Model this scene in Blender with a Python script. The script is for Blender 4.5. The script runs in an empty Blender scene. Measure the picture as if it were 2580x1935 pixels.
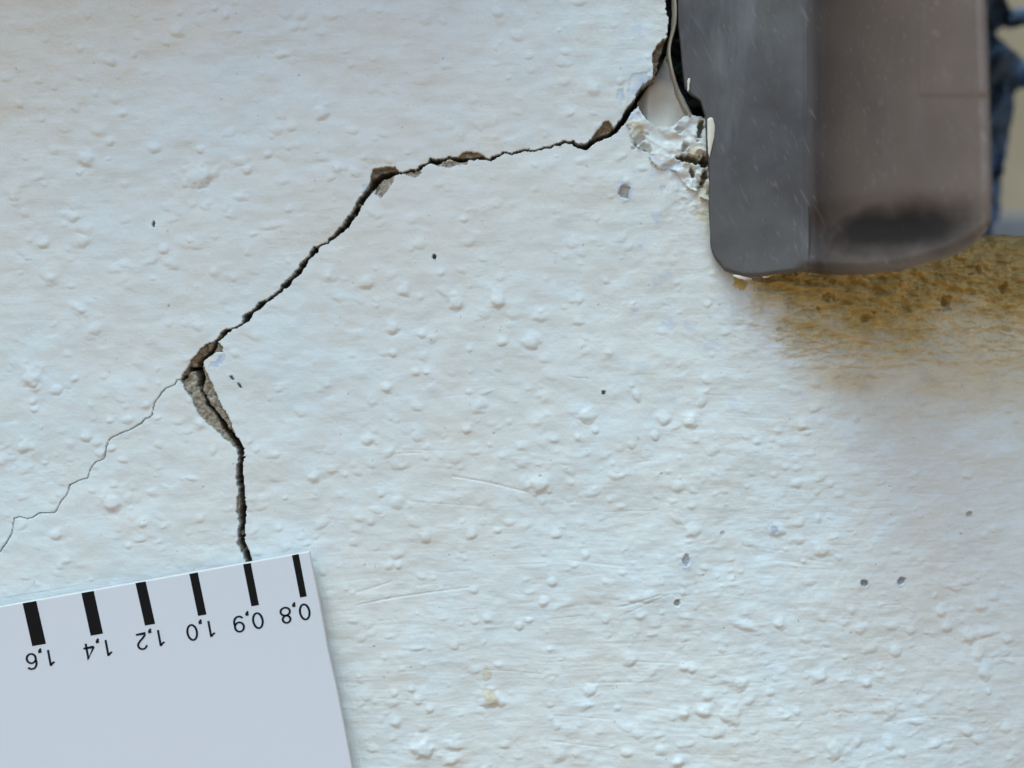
import bpy, math, random
import numpy as np

# ------------------------------------------------------------------ camera, sky, sun, exposure
S = bpy.context.scene
COL = S.collection
D = 160.0            # camera to wall, mm
PPM = 22.05          # photograph pixels per mm on the wall
ZC = 1.10            # height of the picture centre above the ground, m
R = math.radians

cam_d = bpy.data.cameras.new("camera")
cam = bpy.data.objects.new("camera", cam_d)
COL.objects.link(cam)
cam.location = (0, -D / 1000, ZC)
cam.rotation_euler = (R(90), 0, 0)
cam_d.sensor_width = 36
cam_d.lens = 36 * D / (2580 / PPM)
cam_d.clip_start = 0.005
cam_d.clip_end = 500
cam_d.dof.use_dof = True
cam_d.dof.focus_distance = D / 1000 - 0.0005
cam_d.dof.aperture_fstop = cam_d.lens / 3.8
S.camera = cam

SUN_EL, SUN_AZ = 68, 208     # bright overcast light from above and a little from the left of the wall
w = bpy.data.worlds.new("World")
S.world = w
w.use_nodes = True
nt = w.node_tree
bg = nt.nodes["Background"]
sky = nt.nodes.new("ShaderNodeTexSky")
sky.sky_type = 'NISHITA'
sky.sun_disc = False
sky.sun_elevation = R(SUN_EL)
sky.sun_rotation = math.atan2(-math.sin(R(SUN_AZ)) * -1, math.cos(R(SUN_AZ)))
sky.dust_density = 2.0
nt.links.new(sky.outputs[0], bg.inputs[0])
bg.inputs[1].default_value = 0.15

sl = bpy.data.lights.new("sun", 'SUN')
sl.energy = 1.5
sl.angle = R(34)
sl.color = (0.56, 0.93, 1.0)
so = bpy.data.objects.new("sun", sl)
COL.objects.link(so)
from mathutils import Vector
sdir = Vector((math.sin(R(SUN_AZ)) * math.cos(R(SUN_EL)), math.cos(R(SUN_AZ)) * math.cos(R(SUN_EL)), math.sin(R(SUN_EL))))
so.rotation_euler = sdir.to_track_quat('Z', 'Y').to_euler()
so.location = (-1, -3, 4)

S.view_settings.view_transform = 'Standard'
S.view_settings.look = 'None'
S.view_settings.gamma = 1
S.view_settings.exposure = 0.71
S.cycles.max_bounces = 8
S.cycles.diffuse_bounces = 5

# ------------------------------------------------------------------ helpers
def P(px, py, out=0.0):
    """point whose picture position is px, py (photo pixels) at 'out' mm in front of the wall plane"""
    f = (D - out) / D
    return ((px - 1290) / PPM * f / 1000, -out / 1000, ZC + (967.5 - py) / PPM * f / 1000)

def link(name, me, mat=None, parent=None):
    o = bpy.data.objects.new(name, me)
    COL.objects.link(o)
    if mat is not None:
        me.materials.append(mat)
    if parent is not None:
        o.parent = parent
    return o

def np_mesh(name, co, faces4):
    me = bpy.data.meshes.new(name)
    n = len(faces4)
    k = faces4.shape[1]
    me.vertices.add(len(co))
    me.vertices.foreach_set("co", np.ascontiguousarray(co, dtype=np.float32).ravel())
    me.loops.add(n * k)
    me.loops.foreach_set("vertex_index", np.ascontiguousarray(faces4, dtype=np.int32).ravel())
    me.polygons.add(n)
    me.polygons.foreach_set("loop_start", np.arange(0, n * k, k, dtype=np.int32))
    me.polygons.foreach_set("loop_total", np.full(n, k, dtype=np.int32))
    me.polygons.foreach_set("use_smooth", np.ones(n, dtype=bool))
    me.update(calc_edges=True)
    return me

def grid_faces(nr, nc):
    i = np.arange(nr - 1)[:, None] * nc + np.arange(nc - 1)[None, :]
    return np.stack([i, i + 1, i + nc + 1, i + nc], -1).reshape(-1, 4)

def simple(name, verts, faces, mat, parent=None, smooth=False):
    me = bpy.data.meshes.new(name)
    me.from_pydata(verts, [], faces)
    if smooth:
        me.polygons.foreach_set("use_smooth", [True] * len(me.polygons))
    me.update()
    return link(name, me, mat, parent)

def box(name, x0, x1, y0, y1, z0, z1, mat, parent=None, bev=0.0):
    v = [(x0, y0, z0), (x1, y0, z0), (x1, y1, z0), (x0, y1, z0), (x0, y0, z1), (x1, y0, z1), (x1, y1, z1), (x0, y1, z1)]
    f = [(0, 3, 2, 1), (4, 5, 6, 7), (0, 1, 5, 4), (1, 2, 6, 5), (2, 3, 7, 6), (3, 0, 4, 7)]
    o = simple(name, v, f, mat, parent)
    if bev:
        m = o.modifiers.new("bevel", 'BEVEL'); m.width = bev; m.segments = 3
    return o

def tag(o, label=None, cat=None, group=None, kind=None):
    if label: o["label"] = label
    if cat: o["category"] = cat
    if group: o["group"] = group
    if kind: o["kind"] = kind
    return o

def empty(name, loc):
    o = bpy.data.objects.new(name, None)
    o.empty_display_size = 0.01
    COL.objects.link(o)
    o.location = loc
    return o

def keep_world(child, parent):
    """parent without moving: bake the offset into matrix_parent_inverse"""
    child.parent = parent
    from mathutils import Matrix
    child.matrix_parent_inverse = Matrix.Translation(-Vector(parent.location))

_tab = {}
def noise(x, y, seed=0):
    """gradient noise, about -1..1"""
    if seed not in _tab:
        rg = np.random.RandomState(seed + 7)
        a = rg.rand(256, 256) * 2 * np.pi
        _tab[seed] = (np.cos(a).astype(np.float32), np.sin(a).astype(np.float32))
    gx, gy = _tab[seed]
    x0 = np.floor(x); y0 = np.floor(y)
    fx = (x - x0).astype(np.float32); fy = (y - y0).astype(np.float32)
    xi = x0.astype(np.int64) & 255; yi = y0.astype(np.int64) & 255
    xj = (xi + 1) & 255; yj = (yi + 1) & 255
    u = fx * fx * fx * (fx * (fx * 6 - 15) + 10); v = fy * fy * fy * (fy * (fy * 6 - 15) + 10)
    def d(a, b, dx, dy): return gx[a, b] * dx + gy[a, b] * dy
    n0 = d(xi, yi, fx, fy) * (1 - u) + d(xj, yi, fx - 1, fy) * u
    n1 = d(xi, yj, fx, fy - 1) * (1 - u) + d(xj, yj, fx - 1, fy - 1) * u
    return (n0 * (1 - v) + n1 * v) * 1.5

def fbm(x, y, seed=0, octv=4, gain=0.5):
    s = 0; a = 1.0
    for k in range(octv):
        s = s + a * noise(x * 2 ** k, y * 2 ** k, seed + k)
        a *= gain
    return s

def ss(a, b, x):
    t = np.clip((x - a) / (b - a), 0, 1)
    return t * t * (3 - 2 * t)

def inpoly(X, Y, poly):
    r = np.zeros(X.shape, bool)
    n = len(poly)
    for i in range(n):
        x1, y1 = poly[i]; x2, y2 = poly[(i + 1) % n]
        if y1 == y2: continue
        c = ((y1 > Y) != (y2 > Y)) & (X < (x2 - x1) * (Y - y1) / (y2 - y1) + x1)
        r ^= c
    return r

# ------------------------------------------------------------------ materials
def mat(name, base, rough=0.6, metal=0.0, spec=0.5):
    m = bpy.data.materials.new(name)
    m.use_nodes = True
    b = m.node_tree.nodes["Principled BSDF"]
    b.inputs["Base Color"].default_value = (*base, 1)
    b.inputs["Roughness"].default_value = rough
    b.inputs["Metallic"].default_value = metal
    b.inputs["Specular IOR Level"].default_value = spec
    return m

class NB:
    def __init__(s, m):
        s.t = m.node_tree; s.b = s.t.nodes["Principled BSDF"]
    def n(s, typ, **k):
        o = s.t.nodes.new(typ)
        for a, v in k.items(): setattr(o, a, v)
        return o
    def l(s, a, b): s.t.links.new(a, b)
    def coord(s, scale=(1, 1, 1), rot=(0, 0, 0)):
        c = s.n("ShaderNodeTexCoord"); mr = s.n("ShaderNodeMapping"); mp = s.n("ShaderNodeMapping")
        mr.inputs["Rotation"].default_value = rot; mp.inputs["Scale"].default_value = scale
        s.l(c.outputs["Object"], mr.inputs["Vector"]); s.l(mr.outputs[0], mp.inputs["Vector"])
        return mp.outputs[0]
    def noise(s, vec, scale, detail=4, rough=0.55):
        o = s.n("ShaderNodeTexNoise"); s.l(vec, o.inputs["Vector"])
        o.inputs["Scale"].default_value = scale; o.inputs["Detail"].default_value = detail
        o.inputs["Roughness"].default_value = rough
        return o.outputs["Fac"]
    def ramp(s, fac, a, b, va=0.0, vb=1.0):
        o = s.n("ShaderNodeMapRange"); o.clamp = True
        s.l(fac, o.inputs["Value"])
        o.inputs["From Min"].default_value = a; o.inputs["From Max"].default_value = b
        o.inputs["To Min"].default_value = va; o.inputs["To Max"].default_value = vb
        return o.outputs[0]
    def mix(s, fac, a, b):
        o = s.n("ShaderNodeMix", data_type='RGBA')
        for sock, v in ((o.inputs[0], fac), (o.inputs[6], a), (o.inputs[7], b)):
            if isinstance(v, tuple): sock.default_value = (*v, 1)
            elif isinstance(v, (int, float)): sock.default_value = v
            else: s.l(v, sock)
        return o.outputs[2]
    def math(s, op, a, b=None):
        o = s.n("ShaderNodeMath", operation=op)
        for i, v in enumerate((a, b)):
            if v is None: continue
            if isinstance(v, (int, float)): o.inputs[i].default_value = v
            else: s.l(v, o.inputs[i])
        return o.outputs[0]
    def bump(s, h, strength, dist, prev=None):
        o = s.n("ShaderNodeBump"); s.l(h, o.inputs["Height"])
        o.inputs["Strength"].default_value = strength; o.inputs["Distance"].default_value = dist
        if prev is not None: s.l(prev, o.inputs["Normal"])
        return o.outputs[0]

def wall_material():
    m = mat("painted plaster", (0.7, 0.68, 0.63), 0.5)
    N = NB(m)
    c = N.coord()
    at = N.n("ShaderNodeAttribute", attribute_name="tint")
    sp = N.n("ShaderNodeSeparateColor"); N.l(at.outputs["Color"], sp.inputs[0])
    mort, ochre, dirt_shade = sp.outputs[0], sp.outputs[1], sp.outputs[2]
    blue = at.outputs["Alpha"]
    big = N.ramp(N.noise(c, 45, 3), 0.35, 0.65)
    mid = N.ramp(N.noise(c, 260, 3), 0.4, 0.68)
    col = N.mix(big, (0.655, 0.735, 0.74), (0.68, 0.71, 0.675))
    col = N.mix(N.math('MULTIPLY', mid, 0.3), col, (0.67, 0.62, 0.53))
    speck = N.ramp(N.noise(c, 1900, 2), 0.725, 0.76)
    col = N.mix(N.math('MULTIPLY', speck, 0.55), col, (0.25, 0.24, 0.2))
    # blue-grey undercoat showing through thin paint
    b2 = N.math('MULTIPLY', blue, N.ramp(N.noise(c, 700, 4), 0.35, 0.6))
    col = N.mix(b2, col, (0.46, 0.55, 0.70))
    # ochre tint: painted warm light and shade, plus cream and brown stains
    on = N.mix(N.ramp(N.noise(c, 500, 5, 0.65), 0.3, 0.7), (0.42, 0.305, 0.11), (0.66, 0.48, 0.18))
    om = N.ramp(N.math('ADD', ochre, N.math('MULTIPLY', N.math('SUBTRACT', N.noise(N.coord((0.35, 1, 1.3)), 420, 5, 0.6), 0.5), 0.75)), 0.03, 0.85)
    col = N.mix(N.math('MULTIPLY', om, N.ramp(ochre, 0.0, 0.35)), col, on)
    # bare mortar in chips and cracks
    g = N.noise(c, 2600, 4, 0.7)
    mn = N.mix(N.ramp(g, 0.35, 0.68), (0.15, 0.12, 0.085), (0.47, 0.41, 0.31))
    mn = N.mix(N.ramp(N.noise(c, 420, 2), 0.42, 0.62), mn, (0.30, 0.215, 0.12))
    mn2 = N.mix(N.ramp(g, 0.4, 0.68), (0.30, 0.27, 0.21), (0.60, 0.56, 0.47))
    mm = N.mix(N.ramp(mort, 0.5, 0.95), mn2, mn)
    col = N.mix(N.ramp(mort, 0.12, 0.4), col, mm)
    col = N.mix(dirt_shade, col, (0.03, 0.035, 0.035))
    N.l(col, N.b.inputs["Base Color"])
    bare = N.math('MAXIMUM', N.ramp(mort, 0.1, 0.4), om)  # bare mortar plus the ochre-tinted areas
    N.l(N.ramp(bare, 0, 1, 0.42, 0.9), N.b.inputs["Roughness"])
    n0 = N.bump(N.noise(N.coord((0.05, 1, 1), (0, R(4), 0)), 2600, 3, 0.6), 0.25, 0.00008)
    n1 = N.bump(N.noise(c, 1500, 4, 0.65), 0.28, 0.0002, n0)
    n2 = N.bump(N.math('MULTIPLY', g, bare), 0.7, 0.0004, n1)
    N.l(n2, N.b.inputs["Normal"])
    return m

def metal_material(name, a, b, rough, runs=0.3, scr=0.14):
    m = mat(name, a, rough, 0.35, 0.4)
    N = NB(m)
    c = N.coord()
    f = N.ramp(N.noise(c, 90, 4), 0.35, 0.68)
    col = N.mix(f, a, b)
    se = N.n("ShaderNodeAttribute", attribute_name="seam")
    col = N.mix(se.outputs["Fac"], col, (0.095, 0.093, 0.092))
    # dried lime run marks hanging down
    r = N.ramp(N.noise(N.coord((1, 1, 0.18)), 260, 4, 0.6), 0.52, 0.74)
    col = N.mix(N.math('MULTIPLY', r, runs), col, (0.30, 0.33, 0.36))
    # fine slanting scratches
    s1 = N.ramp(N.noise(N.coord((1, 1, 0.06), (0, R(28), 0)), 2600, 2, 0.5), 0.60, 0.74)
    s2 = N.ramp(N.noise(c, 120, 2), 0.36, 0.6)
    sc = N.math('MULTIPLY', s1, s2)
    col = N.mix(N.math('MULTIPLY', sc, scr), col, (0.42, 0.42, 0.43))
    ga = N.n("ShaderNodeAttribute", attribute_name="painted_dark")  # painted darkening of the cap
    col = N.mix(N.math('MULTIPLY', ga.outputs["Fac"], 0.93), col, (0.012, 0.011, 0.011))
    N.l(col, N.b.inputs["Base Color"])
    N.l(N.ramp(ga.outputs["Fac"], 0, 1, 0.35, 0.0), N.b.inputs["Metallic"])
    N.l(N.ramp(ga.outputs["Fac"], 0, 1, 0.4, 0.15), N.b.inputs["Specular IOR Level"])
    N.l(N.ramp(N.noise(c, 140, 3), 0.3, 0.7, rough - 0.08, rough + 0.12), N.b.inputs["Roughness"])
    n1 = N.bump(N.noise(c, 1300, 3), 0.12, 0.0002)
    N.l(n1, N.b.inputs["Normal"])
    return m

M_wall = wall_material()
M_flange = metal_material("weathered zinc", (0.125, 0.122, 0.117), (0.074, 0.069, 0.069), 0.5)
M_cap = metal_material("brown grey metal", (0.225, 0.172, 0.143), (0.175, 0.135, 0.115), 0.45, 0.06, 0.42)
M_board = metal_material("sill metal", (0.16, 0.15, 0.145), (0.13, 0.125, 0.12), 0.45)

# ------------------------------------------------------------------ ground and rear wall
gm = mat("sandy paving", (0.42, 0.31, 0.17), 0.9)
N = NB(gm); c = N.coord()
N.l(N.mix(N.ramp(N.noise(c, 3, 6), 0.3, 0.7), (0.36, 0.175, 0.05), (0.26, 0.13, 0.04)), N.b.inputs["Base Color"])
N.l(N.bump(N.noise(c, 60, 5), 0.5, 0.01), N.b.inputs["Normal"])
g = simple("ground", [(-150, -150, 0), (150, -150, 0), (150, 150, 0), (-150, 150, 0)], [(0, 1, 2, 3)], gm)
tag(g, kind="structure")

# ------------------------------------------------------------------ the plaster wall as a height field (mm)
step = 0.1
def axis(lo, hi, far_lo, far_hi, n):
    core = np.arange(lo, hi + step / 2, step)
    def out(d):
        r = 1.0
        lo_, hi_ = 1.0001, 3.0
        for _ in range(60):
            r = (lo_ + hi_) / 2
            if step * r * (r ** n - 1) / (r - 1) > d: hi_ = r
            else: lo_ = r
        return np.cumsum(step * r ** np.arange(1, n + 1))
    return np.concatenate([(lo - out(lo - far_lo))[::-1], core, hi + out(far_hi - hi)])
ax = axis(-59.5, 59.5, -1400, 1400, 26)
az = axis(-44.8, 44.8, -1090, 560, 26)
X, Z = np.meshgrid(ax, az)
NR, NC = X.shape
PX = 1290 + X * PPM
PY = 967.5 - Z * PPM
n_c = ss(8, 0, np.maximum(np.abs(X) - 62, np.abs(Z) - 47))      # 1 in the fine middle
XX = X.copy(); ZZ = Z.copy()
xc0 = np.searchsorted(ax, -59.5 + 1e-6); zc0 = np.searchsorted(az, -44.8 + 1e-6)

warpx = fbm(XX / 18, ZZ / 18, 11, 2) * 1.0
H = 0.26 * fbm(XX / 15 + 3, ZZ / 13, 21, 3)
H += 0.075 * fbm(XX / 3.6, ZZ / 2.4, 25, 2)
# brush strokes: direction turns from steep (upper left) through slanting to level (lower right)
lower = ss(900, 1500, PY + 0.25 * (PX - 1290))
right = ss(1300, 1900, PX)
def strokes(ang, seed, wl, ln):
    a = R(ang)
    u = XX * math.cos(a) + ZZ * math.sin(a)
    v = -XX * math.sin(a) + ZZ * math.cos(a)
    v = v + 1.2 * fbm(XX / 22, ZZ / 22, seed + 50, 2) + 0.12 * fbm(XX / 4, ZZ / 4, seed + 55, 2)
    return fbm(u / ln, v / wl, seed, 3, 0.6)
H += 0.014 * strokes(-3, 31, 0.75, 9) * lower
H += 0.010 * strokes(4, 36, 0.42, 14) * np.maximum(lower, right * 0.7)
H += 0.009 * strokes(-28, 41, 0.9, 11) * (1 - lower) * ss(500, 900, PY)
H += 0.008 * strokes(-66, 46, 0.8, 10) * (1 - lower) * (1 - ss(500, 900, PY))
H += 0.008 * fbm(XX / 0.9, ZZ / 0.7, 61, 2) * (0.5 + 0.8 * right + 0.5 * lower)
H += 0.022 * fbm(XX / 1.7, ZZ / 1.25, 64, 2) * (0.45 + 0.6 * right + 0.45 * lower)

mort = np.zeros_like(H); ochre = np.zeros_like(H); dirt_shade = np.zeros_like(H); blue = np.zeros_like(H)

# ---- lumps of coarse grit under the paint
def window(px, py, r):
    x = (px - 1290) / PPM; z = (967.5 - py) / PPM; q = r / PPM
    i0, i1 = np.searchsorted(ax, [x - q, x + q]); j0, j1 = np.searchsorted(az, [z - q, z + q])
    return slice(max(j0, 0), j1), slice(max(i0, 0), i1), x, z
rng = random.Random(5)
def lump(px, py, rx, ry, h, ang=0.0, pw=1.6, droop=0.25):
    m = max(rx, ry) * 2.6
    sj, si, x, z = window(px, py, m)
    xs = XX[sj, si] - x; zs = ZZ[sj, si] - z
    if xs.size == 0: return
    a = R(ang)
    u = (xs * math.cos(a) + zs * math.sin(a)) * PPM / rx
    v = (-xs * math.sin(a) + zs * math.cos(a)) * PPM / ry
    k = rng.random() * 90
    d = np.sqrt(u * u + v * v) * (1 + 0.28 * noise(xs * 1.3 + k, zs * 1.3 + k, 71))
    # softer on the upper side, a crisp lower edge
    low = 0.5 - 0.5 * v / np.maximum(np.sqrt(u * u + v * v), 1e-6)     # 1 on the lower side
    up_s = np.exp(-(d * 0.72) ** 2 * 1.3)
    lo_s = ss(1.35, 0.35, d)
    s = up_s * (1 - low) + lo_s * low
    if h > 0: s = s - 0.11 * low ** 3 * np.exp(-((d - 1.38) / 0.16) ** 2)
    H[sj, si] += h * s
big = """447 79 16 14;570 39 8 8;600 77 10 8;812 285 16 15;736 321 12 10;216 401 20 17;199 435 9 8;277 358 10 9;390 374 14 10;504 378 9 8;675 390 9 8;622 427 13 11;850 423 13 11;504 445 34 22;606 496 17 9;728 529 10 7;683 570 27 8;639 590 11 6;183 545 18 12;207 610 18 13;110 614 13 11;411 630 12 9;203 122 10 10;281 155 13 11;338 138 7 8;114 98 10 9;138 220 9 8;49 264 8 8;240 236 7 7;309 285 10 8;106 301 8 8;452 33 9 8;541 20 9 9;740 69 13 9;704 138 10 10
78 955 20 18;143 981 14 12;189 955 9 7;83 1012 10 7;86 1033 8 6;368 1020 12 10;399 1053 9 5;218 1102 13 10;277 1060 9 7;59 1128 14 12;280 1131 10 7;309 1159 11 7;286 1222 10 8;283 1268 20 20;361 1320 11 8;355 1359 15 7;325 1375 9 7;143 1349 13 10;485 1206 13 5
922 714 16 14;1019 732 14 13;1150 764 18 18;1253 757 16 18;990 826 14 15;1265 862 12 9;1338 862 20 16;1063 844 10 8;990 891 9 9;974 978 13 11;1048 938 9 8;1074 938 8 6;927 1108 14 12;1175 1084 11 8;1479 1046 20 16;1395 1108 11 7;1457 811 11 8;1460 757 8 10;1674 1057 15 13;1182 988 9 6;1225 988 17 5;1113 688 8 7;1168 554 10 6;1605 1000 9 13;1650 1100 9 10;1590 1120 9 10;1500 1085 8 8
1361 1222 24 20;1002 1266 14 13;935 1315 10 8;1073 1355 13 12;1190 1346 13 11;1401 1348 12 8;980 1426 11 10;1004 1426 9 9;1392 1466 12 11;1476 1399 10 9;1195 1488 10 8;1334 1492 14 6;1370 1517 12 10;1228 1559 11 9;1308 1577 11 11;1334 1563 9 6;1525 1563 10 9;1611 1554 11 9;1627 1506 26 11;1587 1665 16 12;1485 1740 16 13;1051 1634 15 5;1385 1636 8 6;1644 1599 15 5;1724 1683 10 9;1744 1687 11 10;1232 1764 20 17;1262 1770 12 10;995 1745 10 8;1037 1736 9 9;1055 1763 12 10;1084 1787 10 8;997 1820 13 12;1068 1834 13 8;1064 1887 24 20;1144 1878 24 12;1135 1918 15 10;1409 1904 16 13;1272 1878 12 8;1578 1896 14 9;1666 1891 13 11;1711 1918 13 11;1556 1785 9 8;1724 1803 14 10;1773 1794 18 12;1387 1776 9 7;1254 1337 9 7
1960 1337 18 15;1745 1341 17 12;2074 1390 18 15;2107 1356 11 5;2270 1394 13 6;2469 1301 11 8;1966 1573 14 13;1875 1577 30 10;2176 1590 13 12;2310 1598 12 10;2392 1553 13 12;2501 1541 17 14;2538 1516 13 11;2469 1618 19 16;2514 1610 24 11;2270 1651 14 13;2408 1594 12 11;2493 1663 14 19;2510 1712 16 18;2575 1630 13 9;1867 1724 18 16;1783 1756 12 11;1773 1797 17 10;1724 1797 13 11;1842 1805 22 20;1810 1846 16 14;2253 1801 17 24;2192 1728 12 11;2070 1707 20 14;2322 1830 20 8;2461 1862 14 10;2253 1886 14 13;2168 1878 10 11;2286 1911 9 8;2375 1891 14 9;2412 1882 11 8;1708 1923 13 9;2078 1563 8 7;2005 1427 10 4;2135 1661 9 6;2107 1895 20 22;2522 1764 7 7;2571 1862 13 9
2062 966 12 12;1768 1010 12 14;1740 1061 15 17;2157 962 9 8;2340 1014 11 10;2026 1073 15 11;1963 1085 9 7;2058 1030 14 8;2165 1057 9 8;2010 1221 13 9;2098 1221 10 7;2038 1093 9 6;1708 1228 12 13;1907 1113 9 8;2464 1205 15 8"""
named = []
for line in big.split("\n"):
    for it in line.split(";"):
        a = [float(q) for q in it.split()]
        named.append(a)
        hh = 0.0185 * min(a[2], a[3]) * (0.75 + 0.4 * rng.random()) * (0.97 if a[1] > 1150 else 1.0) * (0.9 if a[0] < 900 and a[1] < 700 else 1)
        lump(a[0], a[1], a[2], a[3], hh, rng.uniform(-15, 20))
def near_named(x, y, d):
    return any(abs(x - a[0]) < d and abs(y - a[1]) < d for a in named)
cnt = 0
while cnt < 1500:
    x = rng.uniform(-20, 2600); y = rng.uniform(-20, 1960)
    dens = 0.18 + 0.5 * (y > 1100) + 0.25 * (x > 1400)
    if rng.random() > dens or near_named(x, y, 20): continue
    r = rng.choice([3, 4, 5, 5, 6, 7, 9])
    lump(x, y, r * rng.uniform(1, 2.0), r, 0.0115 * r * rng.uniform(0.35, 1.2), rng.uniform(-25, 35))
    cnt += 1
for k in range(330):
    x = rng.uniform(0, 1500); y = rng.uniform(0, 1350)
    if near_named(x, y, 16): continue
    r = rng.choice([6, 7, 8, 10, 12])
    lump(x, y, r * rng.uniform(1, 1.7), r, 0.0095 * r * rng.uniform(0.4, 1.2), rng.uniform(-35, 15))
# shallow dimples
for k in range(160):
    x = rng.uniform(0, 2580); y = rng.uniform(0, 1935); r = rng.uniform(4, 14)
    lump(x, y, r * 1.8, r * 0.8, -0.004 * r, rng.uniform(-20, 30), droop=0)

# small grey popped stones and dark pits
def pit(px, py, rx, ry, depth, m=0.0, d=0.0, b=0.0, ang=0):
    wild = 0.55 if (px > 1960 and 600 < py < 880) else 0.3
    sj, si, x, z = window(px, py, max(rx, ry) * 2.2)
    xs = XX[sj, si] - x; zs = ZZ[sj, si] - z
    a = R(ang)
    u = (xs * math.cos(a) + zs * math.sin(a)) * PPM / rx
    v = (-xs * math.sin(a) + zs * math.cos(a)) * PPM / ry
    q = np.sqrt(u * u + v * v) * (1 + wild * fbm(xs * 1.6 + px, zs * 2, 73, 2))
    s = ss(1.15, 0.85, q) if wild < .5 else ss(1.5, 0.3, q)
    H[sj, si] -= depth * s
    H[sj, si] += 0.04 * np.exp(-((q - 1.25) / 0.2) ** 2)
    if m: mort[sj, si] = np.maximum(mort[sj, si], m * s)
    if d: dirt_shade[sj, si] = np.maximum(dirt_shade[sj, si], d * s)
    if b: blue[sj, si] = np.maximum(blue[sj, si], b * ss(1.9, 1.2, q))
for a in [(1573, 482, 13, 18, .25, .35, .15, .9), (1729, 1411, 10, 14, .15, .25, .2, .6), (1706, 1520, 8, 8, .25, .35, .15, 0), (2184, 1474, 9, 7, .25, .3, .45, .8),
          (2283, 1470, 9, 10, .25, .3, .35, .9), (1095, 648, 5, 6, .5, 0, .95, 0), (2469, 1301, 8, 6, .15, .3, .2, 0), (387, 565, 3.5, 8, .4, 0, .9, 0), (1520, 990, 5, 5, .3, .4, .6, 0),
          (2480, 672, 24, 12, 1.3, .06, .12, 0), (2404, 760, 10, 15, 1.2, .06, .25, 0), (2090, 747, 12, 9, .9, .05, .1, 0), (2297, 779, 14, 7, .8, .05, .05, 0), (2193, 799, 18, 9, .8, .05, .05, 0),
          (2566, 718, 9, 16, .9, .05, .1, 0), (1998, 767, 18, 9, .5, .05, .05, .2), (2320, 715, 10, 6, .6, .05, .1, 0), (2066, 775, 6, 4, .4, .1, .2, 0), (2105, 707, 8, 6, .4, .1, .2, 0),
          (1952, 1337, 9, 9, .04, 0, .25, .9), (1361, 1200, 4, 4, .1, 0, .2, 0), (1820, 1345, 6, 5, .1, .2, .1, 0)]:
    pit(*a)
pit(585, 953, 3, 8, .25, 0, .9, 0, ang=35)
pit(603, 971, 3, 9, .25, 0, .9, 0, ang=35)
for k in range(60):
    x = rng.uniform(0, 2580); y = rng.uniform(0, 1935); r = rng.uniform(1.6, 2.6)
    pit(x, y, r, r, 0.06, 0, rng.uniform(.15, .5))
for k in range(12):          # gritty pits of the ochre patch
    x = rng.uniform(1880, 2580); y = rng.uniform(610, 860); r = rng.uniform(4, 10)
    pit(x, y, r * 1.7, r, 0.4, 0.0, 0.0)

# cream drip near the bottom
sj, si, x_, z_ = window(1245, 1745, 90)
cream = np.zeros_like(H)
pp, qq = PX[sj, si], PY[sj, si]
cream[sj, si] = np.maximum(ss(16, 8, np.hypot(pp - 1226, (qq - 1694) / 1.7)) * 0.8, ss(26, 12, np.hypot(pp - 1236 - (qq - 1755) * 0.35, (qq - 1755) / 1.3)))

# fine scratches in the paint
def groove(pts, wpx, depth, rim=0.0):
    for (x1, y1), (x2, y2) in zip(pts[:-1], pts[1:]):
        cx, cy = (x1 + x2) / 2, (y1 + y2) / 2
        sj, si, _, _ = window(cx, cy, math.hypot(x2 - x1, y2 - y1) / 2 + wpx * 4)
        if PX[sj, si].size == 0: continue
        a, b = PX[sj, si], PY[sj, si]
        L2 = (x2 - x1) ** 2 + (y2 - y1) ** 2
        t = np.clip(((a - x1) * (x2 - x1) + (b - y1) * (y2 - y1)) / L2, 0, 1)
        d = np.hypot(a - x1 - t * (x2 - x1), b - y1 - t * (y2 - y1))
        H[sj, si] = np.minimum(H[sj, si], H[sj, si] - depth * ss(wpx, 0, d))
for pts, wd, dp in [([(1140, 1200), (1190, 1208), (1250, 1220), (1330, 1241)], 4, .07), ([(900, 1525), (980, 1508), (1080, 1493), (1180, 1480)], 4, .06),
                    ([(900, 1492), (950, 1478), (985, 1466)], 4, .05), ([(2230, 1532), (2282, 1531)], 3, .07), ([(850, 0), (868, 50), (885, 100)], 4, .03), ([(695, 160), (728, 220)], 4, .04),
                    ([(1560, 1555), (1680, 1500)], 3, .03), ([(1980, 1090), (2080, 1080)], 3, .03), ([(1660, 1500), (1600, 1520), (1560, 1530)], 4, .05)]:
    groove(pts, wd, dp)
for k in range(60):
    x = rng.uniform(900, 2580); y = rng.uniform(850, 1935); L = rng.uniform(40, 170); s = rng.uniform(-0.12, 0.12)
    groove([(x, y), (x + L * .5, y + L * s * .5 + rng.uniform(-2, 2)), (x + L, y + L * s)], 3, rng.uniform(.012, .04))

# ---- the body of the wall: turning away at the lower right, rounded arris under the opening
turn = np.clip((PX - 1650) / 900, 0, 1.3)
base = -4.3 * turn ** 2
ARR = 561.0
RR = 9.0
open_x = ss(1880, 1940, PX)
jit = 6 * fbm(PX / 60, PY / 300, 81, 3)
t_up = np.clip(((ARR + jit + RR * PPM) - PY) / PPM, 0, None) / RR        # 0 below, 1 at the arris
inside = (PX > 1900)
round_drop = RR * (1 - np.sqrt(np.clip(1 - np.clip(t_up, 0, 1) ** 2, 0, 1)))
base = base - np.where(inside, round_drop * open_x, 0)
opening = inside & (t_up >= 0.999)

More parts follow.
